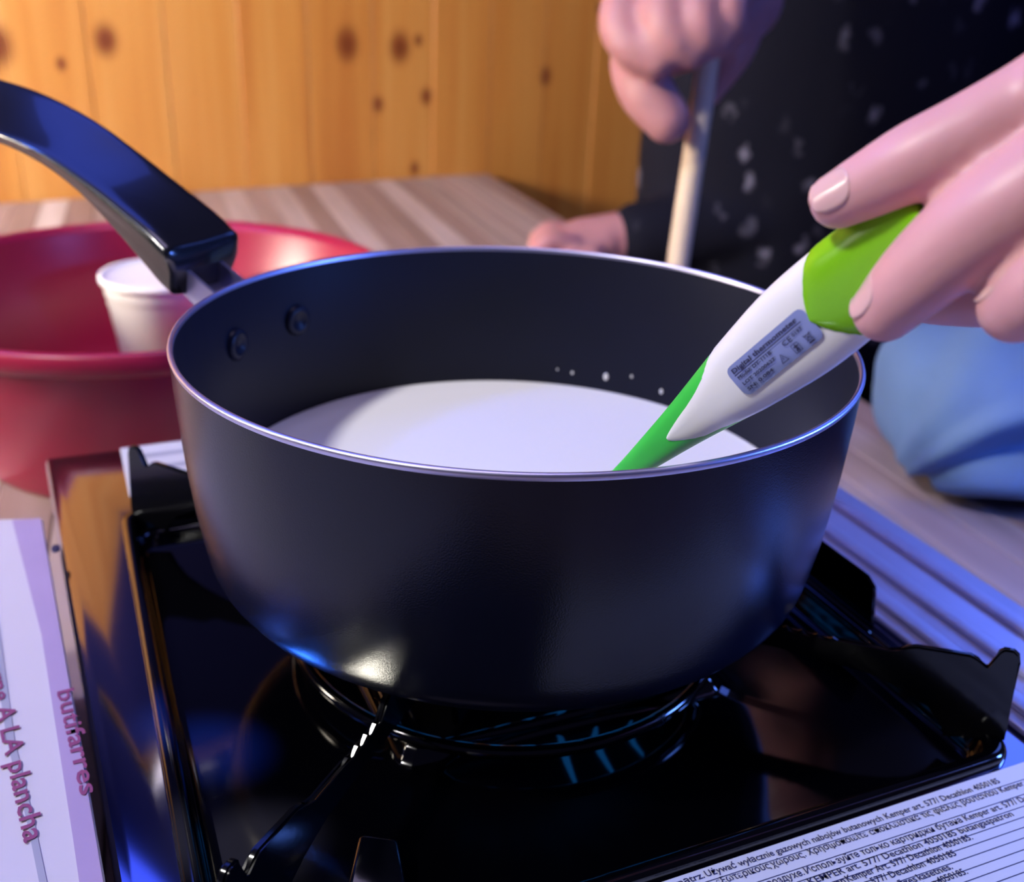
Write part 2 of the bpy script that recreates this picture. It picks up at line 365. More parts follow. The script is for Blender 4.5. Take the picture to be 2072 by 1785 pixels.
loft(rings, bm, caps=False)
# floor of the tray joined to the burner well
n = len(rings[-1]); last = bm.verts[-n:] if False else None
bm.verts.ensure_lookup_table(); outer = [bm.verts[i] for i in range(len(bm.verts)-n, len(bm.verts))]
prev = outer
cx0, cy0 = 0, 0
for r, z in ((.098, ZC-.006), (.078, ZC-.006), (.0735, ZC-.004), (.0715, ZC-.0005), (.0695, ZC+.0005), (.0675, ZC-.0008), (.065, ZC-.006), (.060, ZC-.014), (.05, ZC-.018), (.0, ZC-.018)):
    if r == 0:
        c = bm.verts.new((0, 0, zl(z)))
        for i in range(n): bm.faces.new((prev[i], prev[(i+1) % n], c))
        break
    cur = []
    for i in range(n):
        p = rings[-1][i]; a = math.atan2(p.y, p.x)
        if r > .09:   # blend of the square and the circle
            q = V((p.x, p.y, 0)); q = q*.5 + V((math.cos(a), math.sin(a), 0))*r*.5; cur.append(bm.verts.new((q.x, q.y, zl(z))))
        else: cur.append(bm.verts.new((r*math.cos(a), r*math.sin(a), zl(z))))
    for i in range(n): bm.faces.new((prev[i], prev[(i+1) % n], cur[(i+1) % n], cur[i]))
    prev = cur
o = obj('drip_tray', bm, M_enam, stove)
sub = o.modifiers.new('s', 'SUBSURF'); sub.levels = 1; sub.render_levels = 2
# wind flange along the tray's right side
bm = bmesh.new()
fl = [(-.0525, ZC+.003), (-.050, ZC+.0175), (-.046, ZC+.020), (.105, ZC+.020), (.105, ZC+.003)]
a_ = [bm.verts.new((TU1+.001, v, zl(z))) for v, z in fl]; b2 = [bm.verts.new((TU1+.0022, v, zl(z))) for v, z in fl]
bm.faces.new(a_); bm.faces.new(b2[::-1])
for i in range(5): bm.faces.new((a_[i], b2[i], b2[(i+1) % 5], a_[(i+1) % 5]))
obj('wind_flange', bm, M_enam, stove, smooth=False)
# burner
obj('burner_ring', lathe([(.0697+.0020*math.cos(t*PI/8), zl(ZC+.002)+.0020*math.sin(t*PI/8)) for t in range(17)], 96), M_enam, stove)
bh = obj('burner_head', lathe([(0, zl(ZC-.018)), (.016, zl(ZC-.018)), (.016, zl(ZC-.006)), (.030, zl(ZC-.003)), (.031, zl(ZC+.002)), (.028, zl(ZC+.004)), (0, zl(ZC+.005))], 64), M_brass, stove)
for k in range(28):
    a = 2*PI*k/28; c, s = math.cos(a), math.sin(a); aw = math.degrees(a)+24; aw = (aw+180) % 360-180; lg = .66 if -70 < aw < -22 else .42
    pts = [V((c*r, s*r, zl(z))) for r, z in ((.031, ZC), (.031+.012*lg, ZC+.006*lg), (.031+.026*lg, ZC+.013*lg), (.031+.043*lg, ZC+.0195*lg))]
    obj('flame', limb(pts, [.0016, .0020, .0014, .0004], n=8, per=3), M_flame, stove)
# pan supports on the four diagonals
def support():
    top = [(.022, -.0747), (.0825, -.0747), (.086, -.0765)]
    for i in range(8):
        r = .0885+i*.0023; top.append((r, -.0805+(.0007 if i % 2 else -.0011)))
    top += [(.107, -.0806), (.1200, -.0796), (.1228, -.0792), (.1250, -.0766), (.1275, -.0757), (.1418, -.0744), (.1440, -.0752), (.1462, -.0781), (.1474, -.0776), (.1485, -.0712), (.1497, -.0700), (.1522, -.0698), (.1538, -.0710), (.1545, -.0735)]
    bot = [(.1552, -.0965), (.1560, -.1000), (.1400, -.1040), (.1385, -.099), (.1345, -.0945), (.126, -.0905), (.116, -.0885), (.095, -.0875), (.060, -.0875), (.045, -.0905), (.040, -.1185), (.022, -.1185)]
    return top+bot
prof = support()
for k, az in enumerate((-45, 45, 135, 225)):
    a = math.radians(az); e = V((math.cos(a), math.sin(a), 0)); s = V((-e.y, e.x, 0)); bm = bmesh.new()
    A = [bm.verts.new(e*r - s*.0011 + V((0, 0, zl(z)))) for r, z in prof]; B = [bm.verts.new(e*r + s*.0011 + V((0, 0, zl(z)))) for r, z in prof]
    m_ = len(prof); f1 = bm.faces.new(A); f2 = bm.faces.new(B[::-1])
    for i in range(m_): bm.faces.new((A[i], B[i], B[(i+1) % m_], A[(i+1) % m_]))
    bmesh.ops.bevel(bm, geom=[e_ for e_ in bm.edges if (f1 in e_.link_faces) != (f2 in e_.link_faces)], offset=.0006, segments=2, affect='EDGES')
    auto(obj('pan_support', bm, M_arm, stove), 50)
# tilted glossy tab in the tray's front left
bm = bmesh.new(); prism(bm, [(-.080, -.094), (-.066, -.0975), (-.064, -.083), (-.073, -.080)], zl(ZC-.006), zl(ZC+.001), .0012, 2)
for v in bm.verts:
    if v.co.z > zl(ZC-.003): v.co.z += (v.co.x+.072)*-.12 + (v.co.y+.09)*.25
obj('mounting_tab', bm, M_arm, stove)
# cartridge lid on the right
bm = bmesh.new(); box(bm, .119, .1735, -.187, .176, zl(ZC), zl(ZC+.0022), .001); lid = obj('cartridge_lid', bm, M_lid, stove)
for u0, u1 in ((.124, .131), (.139, .146), (.158, .1665)):
    bm = bmesh.new(); box(bm, u0, u1, -.180, .168, zl(ZC+.0016), zl(ZC+.0042), .0013, 3); obj('rib', bm, M_lid, lid)
# front sticker with the gas instructions
LT = math.radians(-.75)
lab = bmesh.new(); box(lab, -.034, .1165, -.188, -.1178, zl(ZC), zl(ZC+.0004), .0002, 1)
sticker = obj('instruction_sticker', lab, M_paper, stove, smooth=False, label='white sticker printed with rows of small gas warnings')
bm = bmesh.new(); box(bm, .1170, .18, -.188, -.1190, zl(ZC+.0042), zl(ZC+.0046), .0002, 1)
def pr(u, v):    # print point on the sticker
    return lambda x, y: V((u+x*math.cos(LT)-y*math.sin(LT), v+x*math.sin(LT)+y*math.cos(LT), zl(ZC+.00052)))
rows = [(.0026, -.1207, 'Używać wyłącznie gazowych nabojów butanowych Kemper art. 577/ Decathlon 4050185', .0948, 'ewnątrz. '),
        (.0197, -.1240, 'χώρους. Χρησιμοποιείτε αποκλειστικά τις φιάλες βουτανίου Kemper art. 577/', .093, 'χρησιμοποιείτε το μόνο σε εξωτερικούς '),
        (.0262, -.1288, 'Используйте только картриджи бутана Kemper art. 577/ Decathlon', .081, 'только на свежем воздухе. '),
        (.0249, -.1318, 'KEMPER art. 577/ Decathlon 4050185 butangaspatron', .0660, 'art. bruk endast gaspatroner '),
        (.0342, -.1345, 'Kemper Art. 577/ Decathlon 4050185.', .0400, 'ausschliesslich Kartuschen Butan '),
        (.0396, -.1373, '577/ Decathlon 4050185', .0265, 'cartucce di gas butano Kemper art. '),
        (.0511, -.1405, 'kasetnes.', .0108, 'tikai Kemper gāzes '),
        (.0551, -.1431, '4050185.', .0092, 'Kemper art. 577/ Decathlon ')]
for u, v, s, w, pre in rows:
    obj('lettering', text_bm(s, .0027, pr(u, v), .00004, maxw=w), M_ink, sticker, smooth=False)
    k = w/max(len(s), 1); wpre = len(pre)*k
    if u-wpre > -.0335 or True:
        keep = pre
        while u-len(keep)*k < -.033 and keep: keep = keep[1:]
        if keep.strip(): obj('lettering', text_bm(keep.lstrip(), .0027, pr(u-len(keep.lstrip())*k-.0004, v+len(keep)*k*.013), .00004, maxw=len(keep.lstrip())*k), M_ink, sticker, smooth=False)
for v in (-.1178+.0003, -.1218, -.1262-.0, -.1296, -.1326, -.1354, -.1382, -.1412, -.1440, -.1468):
    bm = bmesh.new(); f = pr(-.033, v-.0003+.0005)
    q = [f(0, 0), f(.148, 0), f(.148, .00022), f(0, .00022)]
    if v < -.118: bm.faces.new([bm.verts.new(x) for x in q]); obj('printed_rule', bm, M_ink, sticker, smooth=False)
# white sticker at the back left of the chassis
bm = bmesh.new(); box(bm, -.1105, -.02, .1305, .1795, zl(ZC), zl(ZC+.0004), .0002, 1)
bst = obj('warning_sticker', bm, M_paper, stove, smooth=False)
for v, c in ((.1655, .5), (.1525, .4), (.142, .3)):
    bm = bmesh.new(); q = [(-.1060, v), (-.025, v), (-.025, v+.004), (-.1060, v+.004)]
    bm.faces.new([bm.verts.new((x, y, zl(ZC+.0006))) for x, y in q]); obj('printed_band', bm, M_boxg, bst, smooth=False)
# front control knob (below the frame)
bm = lathe([(0, 0), (.018, 0), (.017, .012), (.014, .015), (0, .015)], 40); bmesh.ops.rotate(bm, cent=(0, 0, 0), matrix=Matrix.Rotation(PI/2, 3, 'X'), verts=bm.verts)
bmesh.ops.translate(bm, vec=(.14, -.1945, .045), verts=bm.verts); obj('control_knob', bm, M_bake, stove)

# ------------------------------------------------------------------ saucepan
pan = thing('saucepan', 'graphite nonstick saucepan with black handle, standing on the camping stove', 'saucepan', (0, 0, -.0745))
def pl(prof): return [(r, z+.0745) for r, z in prof]
outer = [(0, -.0745), (.076, -.0745), (.0805, -.0741), (.0848, -.0730), (.0885, -.0712), (.0912, -.0688), (.0931, -.0660), (.0940, -.0635), (.0947, -.0600), (.0966, -.0480), (.0978, -.036), (.0985, -.027), (.0993, -.012), (.0997, -.0012)]
obj('pan_body', lathe(pl(outer), 160), M_graph, pan)
obj('rim', lathe(pl([(.0997, -.0014), (.1000, -.0004), (.0998, .0001), (.0993, .0004), (.0987, .0003), (.0984, -.0003), (.0984, -.0014)]), 160), M_alu, pan, label='bare aluminium rim')
inner = [(.0984, -.0012), (.0977, -.015), (.0968, -.030), (.0957, -.045), (.0944, -.0560), (.0935, -.0610), (.0920, -.0645), (.0895, -.0680), (.085, -.0705), (.078, -.0718), (.04, -.0720), (0, -.0720)]
obj('inner_wall', lathe(pl(inner), 160), M_inner, pan)
HA = math.radians(153); hr = V((math.cos(HA), math.sin(HA), 0)); hs = V((-hr.y, hr.x, 0)); hz = V((0, 0, 1)); O8 = V((0, 0, .0745))
# handle: top centreline, width and thickness
hp = [(.1225, .0098, .0180, .0185), (.1310, .0152, .0172, .0170), (.147, .0228, .0155, .0135), (.165, .0310, .0144, .0098), (.185, .0388, .0139, .0086), (.210, .0445, .0139, .0080), (.240, .0468, .0142, .0082), (.265, .0475, .0140, .0085), (.280, .0480, .0122, .0080), (.287, .0470, .007, .005)]
rings = []
def hring(r, z, w, h, t, sc=1.0):
    nrm = V((0, 0, 0)); tdir = (hr*t[0]+hz*t[1]).normalized(); nrm = hz*tdir.dot(hr) - hr*tdir.dot(hz)
    rho = math.radians(-2+34*min(1, max(0, (r-.116)/.12))); h2 = (hs*math.cos(rho) - nrm*math.sin(rho)) if hs.y < 0 else (hs*math.cos(rho) + nrm*math.sin(rho))
    top = hr*r + hz*z + O8; nrm = tdir.cross(h2); nrm = nrm if nrm.z > 0 else -nrm; c = top - nrm*h/2; out = []
    for i in range(32):
        a = 2*PI*i/32; ca, sa_ = math.cos(a), math.sin(a); e = .32
        x = math.copysign(abs(ca)**e, ca); y = math.copysign(abs(sa_)**e, sa_)
        dip = -.0011*(1-x*x) if y > 0 else 0
        out.append(c + h2*x*w*sc*(1 if y > 0 else .86) + nrm*(y*h/2*sc+dip*y))
    return out
HP = [V(x[:3]) for x in hp]; HT = [V((x[3], 0, 0)) for x in hp]
NH = 48
for i in range(NH+1):
    t = i/NH*(len(hp)-1); a = cr_(HP, t); b = cr_(HP, min(t+.05, len(hp)-1)); b0 = cr_(HP, max(t-.05, 0)); th = cr_(HT, t).x
    d = (b.x-b0.x, b.y-b0.y); d = (d[0], d[1]*min(1, .25+i*.09))
    if i == 0:
        rings.append(hring(a.x-.0012, a.y-.0012, a.z, th, d, .86)); rings.append(hring(a.x-.0004, a.y-.0004, a.z, th, d, .95))
    rings.append(hring(a.x, a.y, a.z, th, d))
hd = obj('handle', loft(rings), M_bake, pan, label='curved black plastic handle'); auto(hd, 60)
bm = bmesh.new()
for sgn in (-1, 1):
    pts = [(.0975, -.030), (.0980, -.0125), (.102, -.0115), (.127, .0020), (.127, -.0080), (.106, -.022)]
    A = [bm.verts.new(hr*r*(1 if r > .1 else 1) + hs*sgn*.0086 + hz*z + O8) for r, z in pts]; B = [bm.verts.new(hr*r + hs*sgn*.0072 + hz*z + O8) for r, z in pts]
    bm.faces.new(A); bm.faces.new(B[::-1])
    for i in range(6): bm.faces.new((A[i], B[i], B[(i+1) % 6], A[(i+1) % 6]))
A = [bm.verts.new(hr*r + hs*s_*.0078 + hz*z + O8) for r, z, s_ in ((.0975, -.024, -1), (.127, -.0060, -1), (.127, -.0060, 1), (.0975, -.024, 1))]
B = [bm.verts.new(v.co - hz*.0015) for v in A]
bm.faces.new(A); bm.faces.new(B[::-1])
for i in range(4): bm.faces.new((A[i], B[i], B[(i+1) % 4], A[(i+1) % 4]))
obj('handle_bracket', bm, M_alu, pan, smooth=False, label='shiny metal bracket')
bm = bmesh.new()                      # curved foot of the bracket against the wall
for i in range(9):
    a = HA+math.radians(-14+28*i/8)
    for r in (.0990, .1008):
        for z in (-.026, -.008): bm.verts.new(V((math.cos(a)*r, math.sin(a)*r, z))+O8)
bm.verts.ensure_lookup_table()
for i in range(8):
    a = i*4; b = a+4
    for q in ((a, a+1, b+1, b), (a+2, b+2, b+3, a+3), (a+1, a+3, b+3, b+1), (a, b, b+2, a+2)): bm.faces.new([bm.verts[k] for k in q])
obj('bracket_foot', bm, M_alu, pan, label='shiny metal mounting plate')
for az in (162.7, 143.9):
    a = math.radians(az); e = V((math.cos(a), math.sin(a), 0)); s = V((-e.y, e.x, 0)); bm = bmesh.new()
    bm = lathe([(.0056, -.0008), (.0054, .0006), (.0046, .0014), (.003, .0013), (.0022, .0006), (0, .0004)], 28)
    Mx = Matrix((( s.x, 0, -e.x), (s.y, 0, -e.y), (0, 1, 0)))
    for v in bm.verts: v.co = Mx @ v.co + e*.0970 + V((0, 0, -.0192)) + O8
    obj('rivet', bm, M_inner, pan)

# ------------------------------------------------------------------ milk
milk = thing('milk', 'white milk filling the lower part of the saucepan', 'milk', (0, 0, -.0718))
obj('milk_surface', lathe([(0, 0), (.074, .0003), (.084, .0020), (.0900, .0060), (.0930, .0115), (.0946, .0178), (.0944, .0187), (.0938, .0184), (.0915, .0182), (.06, .0182), (0, .0182)], 128), M_milk, milk)
def oncyl(px, py, R):
    v = (FWD*FPX + RGT*(px-1036) - UPV*(py-892.5)).normalized()
    a = v.x**2+v.y**2; b = CAM.x*v.x+CAM.y*v.y; c = CAM.x**2+CAM.y**2-R*R
    return CAM+v*((-b+math.sqrt(b*b-a*c))/a)
for x, y, r in ((1226, 763, .0011), (1338, 793, .0008), (1158, 755, .0006), (1278, 762, .0005), (1128, 748, .0004)):
    X = oncyl(x, y, .0964); X = oncyl(x, y, .0966 if X.z > -.03 else .0966-(-.03-X.z)*.062); bm = bmesh.new(); e = V((-X.x, -X.y, 0)).normalized()
    ball(bm, (0, 0, 0), r, (1, 1, 1.5), 12)
    for v in bm.verts:
        k = v.co.dot(e); v.co -= e*k*.55
        v.co += X + V((0, 0, .0718))
    obj('milk_drop', bm, M_milk, milk)

# ------------------------------------------------------------------ magenta bowl with a white tub in it
BC = V((-.2289, .3254, 0)); BH = -.080-ZT
bowl = thing('basin', 'round magenta plastic bowl on the table behind the saucepan handle', 'bowl', (BC.x, BC.y, ZT))
bp = [(0, .004), (.098, .004), (.104, .002), (.106, .0), (.109, .001), (.111, .004)] + [(.111+.031*t, .004+(BH-.022-.004)*t) for t in (.2, .4, .6, .8, 1)]
wallp = bp + [(.1425, BH-.016), (.1435, BH-.0135)] 
lip = [(.1435, BH-.0135), (.1485, BH-.0135), (.1510, BH-.011), (.1522, BH-.006), (.1515, BH-.0015), (.1490, BH), (.1460, BH-.001), (.1432, BH-.005)]
innerp = [(.1432, BH-.005), (.1395, BH-.022)] + [(.1395-.031*t, BH-.022-(BH-.022-.008)*t) for t in (.25, .5, .75, 1)] + [(.103, .0065), (0, .0065)]
obj('bowl_body', lathe(wallp+innerp[::1] if False else wallp, 128), M_bowl, bowl)
obj('bowl_lip', lathe(lip, 128), M_bowl, bowl)
obj('bowl_inside', lathe(innerp, 128), M_bowl, bowl)
TT = onz(330, 550, -.098); TR = 116*(TT-CAM).length/FPX; hT = -.098-(ZT+.0067)
tub = thing('plastic_tub', 'white plastic tub standing inside the magenta bowl', 'tub', (TT.x, TT.y, ZT+.0067))
k = TR
obj('tub_wall', lathe([(0, 0), (.70*k, 0), (.73*k, .002), (.90*k, hT-.020), (.91*k, hT-.0195), (.915*k, hT-.014), (.93*k, hT-.0135), (.95*k, hT-.005)], 80), M_tub, tub)
obj('tub_rim', lathe([(.95*k, hT-.005), (1.0*k, hT-.0045), (1.01*k, hT-.002), (1.0*k, hT), (.95*k, hT)], 80), M_tub, tub)
obj('tub_lid', lathe([(.95*k, hT), (.92*k, hT-.0012), (.88*k, hT-.0016), (0, hT-.0014)], 80), M_tub, tub)

# ------------------------------------------------------------------ striped carton left of the stove
carton = thing('carton', 'white and lilac striped carton with maroon lettering, left of the stove', 'box', (0, 0, ZT), SA)
ZB = -.100
def redge(v): return -.1428+(.1187-v)*.0585
bm = bmesh.new(); prism(bm, [(redge(-.20), -.20), (redge(.1187), .1187), (redge(.1187)-.16, .165), (redge(-.2)-.20, -.17)], 0, zl(ZB), .0012, 2)
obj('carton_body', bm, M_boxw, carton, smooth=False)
def strip(name, m, pts, dz=.0003):
    bm = bmesh.new(); prism(bm, pts, zl(ZB)-.0002, zl(ZB)+dz); return obj(name, bm, m, carton, smooth=False)
strip('printed_stripe', M_boxp, [(redge(-.19)-.0005, -.19), (redge(.1177)-.0005, .1177), (-.1532, .1195), (-.1440, .0369), (-.1380, -.0566), (-.1305, -.19)][::-1])
strip('printed_stripe', M_boxg, [(-.1575, .06), (-.1556, .0371), (-.1513, -.0134), (-.1466, -.0472), (-.1441, -.0679), (-.134, -.17), (-.1352, -.17), (-.1457, -.0679), (-.1482, -.0472), (-.1532, -.0134), (-.158, .0371), (-.160, .06)][::-1])
def crow(u, v, du, dv):       # text running towards the viewer; letters' tops to the right (+u)
    d = V((du, dv, 0)).normalized(); up = V((-d.y, d.x, 0))
    return lambda x, y: V((u, v, zl(ZB)+.0006)) + d*x + up*y
obj('lettering', text_bm('butifarres', .0066, crow(-.1402, .0050, .0046, -.047), .00010, maxw=.0475), M_maroon, carton, smooth=False)
obj('lettering', text_bm('carne A LA plancha', .0070, crow(-.1600, .029, .0112, -.083), .00010, maxw=.084), M_maroon, carton, smooth=False)
bm = bmesh.new(); X = onz(113, 1112, ZB); ball(bm, ((X-V((0,0,0))).dot(sx_), X.dot(sy_), zl(ZB)+.0004), .0020, (.8, 1.5, .3)); obj('printed_dot', bm, M_ink, carton)

# ------------------------------------------------------------------ digital thermometer
A0 = P(1272, 952, .262); B0 = P(1830, 490, .203); AX = (B0-A0).normalized()
NF = -((A0+B0)/2-CAM).normalized(); NF = (NF-AX*NF.dot(AX)).normalized(); SD = AX.cross(NF).normalized()   # SD: towards image lower right or upper left
if SD.dot(RGT) < 0 and SD.dot(UPV) > 0: SD = -SD
def tpix(px, py):    # axis parameter nearest to a pixel's station
    best = min((abs((pix(A0+AX*(i*.0005))[0]-px)*.77-(pix(A0+AX*(i*.0005))[1]-py)*.63), i*.0005) for i in range(-60, 320)); return best[1]
therm = thing('thermometer', 'white and green digital thermometer dipped in the milk, held by two fingers', 'thermometer', A0)
st = [(1272, 952, 46), (1385, 852, 95), (1495, 757, 153), (1560, 710, 178), (1620, 665, 199), (1715, 587, 200), (1790, 520, 188)]
TS = []
for x, y, w in st:
    t = tpix(x, y); TS.append((t, w*(A0+AX*t-CAM).length/FPX/2))
TS = [(TS[0][0]-.040, .0012), (TS[0][0]-.034, .0016), (TS[0][0]-.014, .0021)] + TS + [(TS[-1][0]+.010, TS[-1][1]*.90)]
def WT(t): return float(np.interp(t, [a for a, b in TS], [b for a, b in TS]))
tsm = np.array([a for a, b in TS])
def WTs(t): return (WT(t-.006)+2*WT(t-.002)+2*WT(t+.002)+WT(t+.006))/6
def HTt(t): return min(WTs(t)*.75, .0058)
def surf(t, s, off=0):   # front surface point at lateral s
    w = WTs(t); q = min(abs(s)/w, .999); h = (HTt(t)+off)*(1-q**2.6)**(1/2.6)
    return AX*t + SD*s + NF*h
def xsec(t, wl, wr, off, n=40):
    out = []; h = HTt(t)+off
    for i in range(n):
        a = 2*PI*i/n; c, s = math.cos(a), math.sin(a); e = 2/2.6
        x = math.copysign(abs(c)**e, c); y = math.copysign(abs(s)**e, s)
        out.append(AX*t + SD*(x*(wr if x > 0 else wl)) + NF*(y*h))
    return out
t_sh0 = tpix(1362, 866); t_cap = tpix(1690, 590); t_end = TS[-1][0]
ts = np.linspace(TS[0][0], tpix(1600, 680), 40)
obj('probe_body', loft([xsec(t, WTs(t), WTs(t), 0) for t in ts]), M_greent, therm, label='green flexible probe end')
rings = []
t_u1 = tpix(1450, 700)
for i, t in enumerate(list(t_sh0+np.array([0, .0001, .0004, .001, .0018, .003, .0045, .0065, .009, .012]))+list(np.linspace(t_sh0+.015, t_cap+.0050, 30))):
    g = min(1, max(.03, math.sqrt(max(0, 1-(1-min(1, (t-t_sh0)/.0095))**2))))
    f = min(1, max(0, (t-t_sh0)/(t_u1-t_sh0))); W = WTs(t)
    wl = (W*(.42+.60*f))*g+.0; wr = (W*(.90+.12*f))*g
    hscale = .0004*(1 if g > .2 else g)
    rings.append(xsec(t, min(wl, W*1.02), min(wr, W*1.02), hscale))
obj('white_shell', loft(rings), M_shell, therm, label='glossy white body')
rings = []
for t in list(t_cap-.004+np.array([0, .0001, .0004, .001, .002, .0035, .005]))+list(np.linspace(t_cap+.0030, t_end, 22))+[t_end+.002, t_end+.0035]:
    g = min(1, max(.05, math.sqrt(max(0, 1-(1-min(1, (t-t_cap+.004)/.008))**2))))
    W = WTs(t)*1.05*(1 if t <= t_end else math.sqrt(max(.1, 1-((t-t_end)/.0042)**2))); rings.append(xsec(t, W*g, W*g, .0011))
obj('end_cap', loft(rings), M_greenc, therm, label='lime green cap')
# label, laid on the curved front
def axs(px, py):   # (t, s) of a pixel on the face
    best = None
    for i in range(0, 320):
        t = i*.0004; q = pix(A0+AX*t+NF*HTt(t)); d = ((px-q[0])*.78-(py-q[1])*.62)
        if best is None or abs(d) < best[0]: best = (abs(d), t, q)
    _, t, q = best; q2 = pix(A0+AX*t+NF*HTt(t)+SD*.001); ex = (q2[0]-q[0], q2[1]-q[1]); n2 = ex[0]**2+ex[1]**2
    return t, ((px-q[0])*ex[0]+(py-q[1])*ex[1])/n2*.001
cs = [axs(*c) for c in ((1468, 745), (1625, 619), (1676, 678), (1514, 800))]
lt0 = (cs[0][0]+cs[3][0])/2; lt1 = (cs[1][0]+cs[2][0])/2; ls0 = (cs[0][1]+cs[1][1])/2; ls1 = (cs[2][1]+cs[3][1])/2
def lxf(off): return lambda x, y: surf(lt0+x, ls1-(y) if ls1 > ls0 else ls1+y, off)
LW = lt1-lt0; LH = abs(ls1-ls0)
bm = bmesh.new(); NX, NY = 28, 14; gv = {}
rc = .0016
for i in range(NX+1):
    for j in range(NY+1):
        x, y = LW*i/NX, LH*j/NY
        cx_ = min(max(x, rc), LW-rc); cy_ = min(max(y, rc), LH-rc); dx, dy = x-cx_, y-cy_
        L_ = math.hypot(dx, dy); m_ = max(abs(dx), abs(dy))
        if L_ > 1e-9: x, y = cx_+dx*m_/L_, cy_+dy*m_/L_
        gv[i, j] = bm.verts.new(lxf(.00075)(x, y))
for i in range(NX):
    for j in range(NY): bm.faces.new((gv[i, j], gv[i+1, j], gv[i+1, j+1], gv[i, j+1]))
label = obj('label_plate', bm, M_lab, therm, label='silver blue label printed with dark text')
def ltxt(s, x, y, size, w=None, bold=.00003):
    f = lxf(.00105)
    return obj('lettering', text_bm(s, size, lambda a, b: f(x+a, y+b), bold, maxw=w), M_ink, label, smooth=False)
def lpoly(name, polys):
    bm = bmesh.new(); f = lxf(.00105)
    for q in polys: bm.faces.new([bm.verts.new(f(a, b)) for a, b in q])
    return obj(name, bm, M_ink, label, smooth=False)
def seg(x0, y0, x1, y1, w=.00014):
    d = math.hypot(x1-x0, y1-y0); nx, ny = -(y1-y0)/d*w/2, (x1-x0)/d*w/2
    return [(x0+nx, y0+ny), (x1+nx, y1+ny), (x1-nx, y1-ny), (x0-nx, y0-ny)]
ltxt('Digital thermometer', LW*.06, LH*.755, LH*.20, LW*.84, .00004)
lpoly('underline', [seg(LW*.06, LH*.69, LW*.92, LH*.69, .0002)])
ltxt('Model: DT-111B', LW*.07, LH*.53, LH*.135, LW*.44); ltxt('LOT 20200627', LW*.07, LH*.33, LH*.135, LW*.43); ltxt('SN: 0.084', LW*.07, LH*.13, LH*.135, LW*.34)
ltxt('CE', LW*.64, LH*.44, LH*.22, LW*.11, .00002); ltxt('0197', LW*.77, LH*.50, LH*.14, LW*.12)
tx0, ty0 = LW*.52, LH*.12
lpoly('warning_triangle', [seg(tx0, ty0, tx0+LH*.26, ty0), seg(tx0+LH*.26, ty0, tx0+LH*.13, ty0+LH*.24), seg(tx0+LH*.13, ty0+LH*.24, tx0, ty0), seg(tx0+LH*.13, ty0+LH*.07, tx0+LH*.13, ty0+LH*.15)])
x, y, q = LW*.69, LH*.10, LH*.25
lpoly('body_symbol', [seg(x, y, x+q, y), seg(x+q, y, x+q, y+q), seg(x+q, y+q, x, y+q), seg(x, y+q, x, y), seg(x+q*.5, y+q*.38, x+q*.5, y+q*.68, .0004), seg(x+q*.2, y+q*.65, x+q*.8, y+q*.65, .0003), seg(x+q*.5, y+q*.4, x+q*.3, y+q*.1, .0003), seg(x+q*.5, y+q*.4, x+q*.7, y+q*.1, .0003), [(x+q*.5+q*.1*math.cos(a*PI/4), y+q*.82+q*.1*math.sin(a*PI/4)) for a in range(8)]])
x, y = LW*.84, LH*.10
lpoly('bin_symbol', [seg(x+q*.2, y+q*.25, x+q*.1, y+q*.9), seg(x+q*.8, y+q*.25, x+q*.9, y+q*.9), seg(x+q*.2, y+q*.25, x+q*.8, y+q*.25), seg(x, y+q*.9, x+q, y+q*.9), seg(x, y+q*.2, x+q, y+q*1.05), seg(x, y+q*1.05, x+q, y+q*.2), seg(x+q*.1, y, x+q*.9, y, .0004)])

# ------------------------------------------------------------------ hand holding the thermometer
hander = thing('person', 'hand and bare forearm reaching in from the right, pinching the thermometer', 'person', P(2600, 520, .24))
HO = hander.location.copy()
dIdx = [(1697, 405, 55, .199), (1770, 368, 65, .1965), (1850, 328, 74, .1955), (1960, 273, 75, .196), (2080, 210, 78, .198), (2250, 120, 88, .197), (2430, 70, 100, .206)]
dMid = [(1790, 628, 61, .1985), (1850, 566, 76, .1945), (1950, 478, 87, .1915), (2072, 395, 93, .191), (2250, 285, 96, .195), (2440, 210, 104, .205)]
dRng = [(2055, 620, 68, .192), (2110, 580, 76, .189), (2220, 500, 86, .189), (2330, 410, 92, .194), (2460, 350, 102, .206)]
dPky = [(2170, 760, 58, .196), (2230, 710, 66, .192), (2330, 620, 74, .194), (2480, 500, 90, .208)]
dThb = [(1835, 580, 62, .2225), (1900, 582, 70, .2245), (2010, 580, 76, .2265), (2150, 570, 88, .228), (2330, 540, 110, .230), (2520, 470, 130, .228)]
def chain(L): return [P(a, b, d)-HO for a, b, r, d in L], [r*d/FPX for a, b, r, d in L]
bm = bmesh.new()
for L in (dIdx, dMid, dRng, dPky, dThb): limb(*chain(L), bm=bm, per=6)
for a, b in ((dIdx, (2800, 260, 130, .235)), (dMid, (2810, 310, 130, .236)), (dRng, (2820, 370, 130, .237)), (dPky, (2830, 430, 120, .238)), (dThb, (2830, 380, 130, .240))):
    limb(*chain([a[-1], ((a[-1][0]+b[0])/2, (a[-1][1]+b[1])/2, (a[-1][2]+b[2])/2+5, (a[-1][3]+b[3])/2), b]), bm=bm, per=6)
w0 = P(2820, 350, .236)-HO; w1 = w0+V((.11, .01, .02)); w2 = w0+V((.22, .0, .03))
limb([w0-(w1-w0)*.25, w0, w1, w2], [.018, .0215, .026, .034], .88, bm=bm, n=48, round1=False)
obj('hand', fuse(bm, .0009, 5), M_skin, hander)
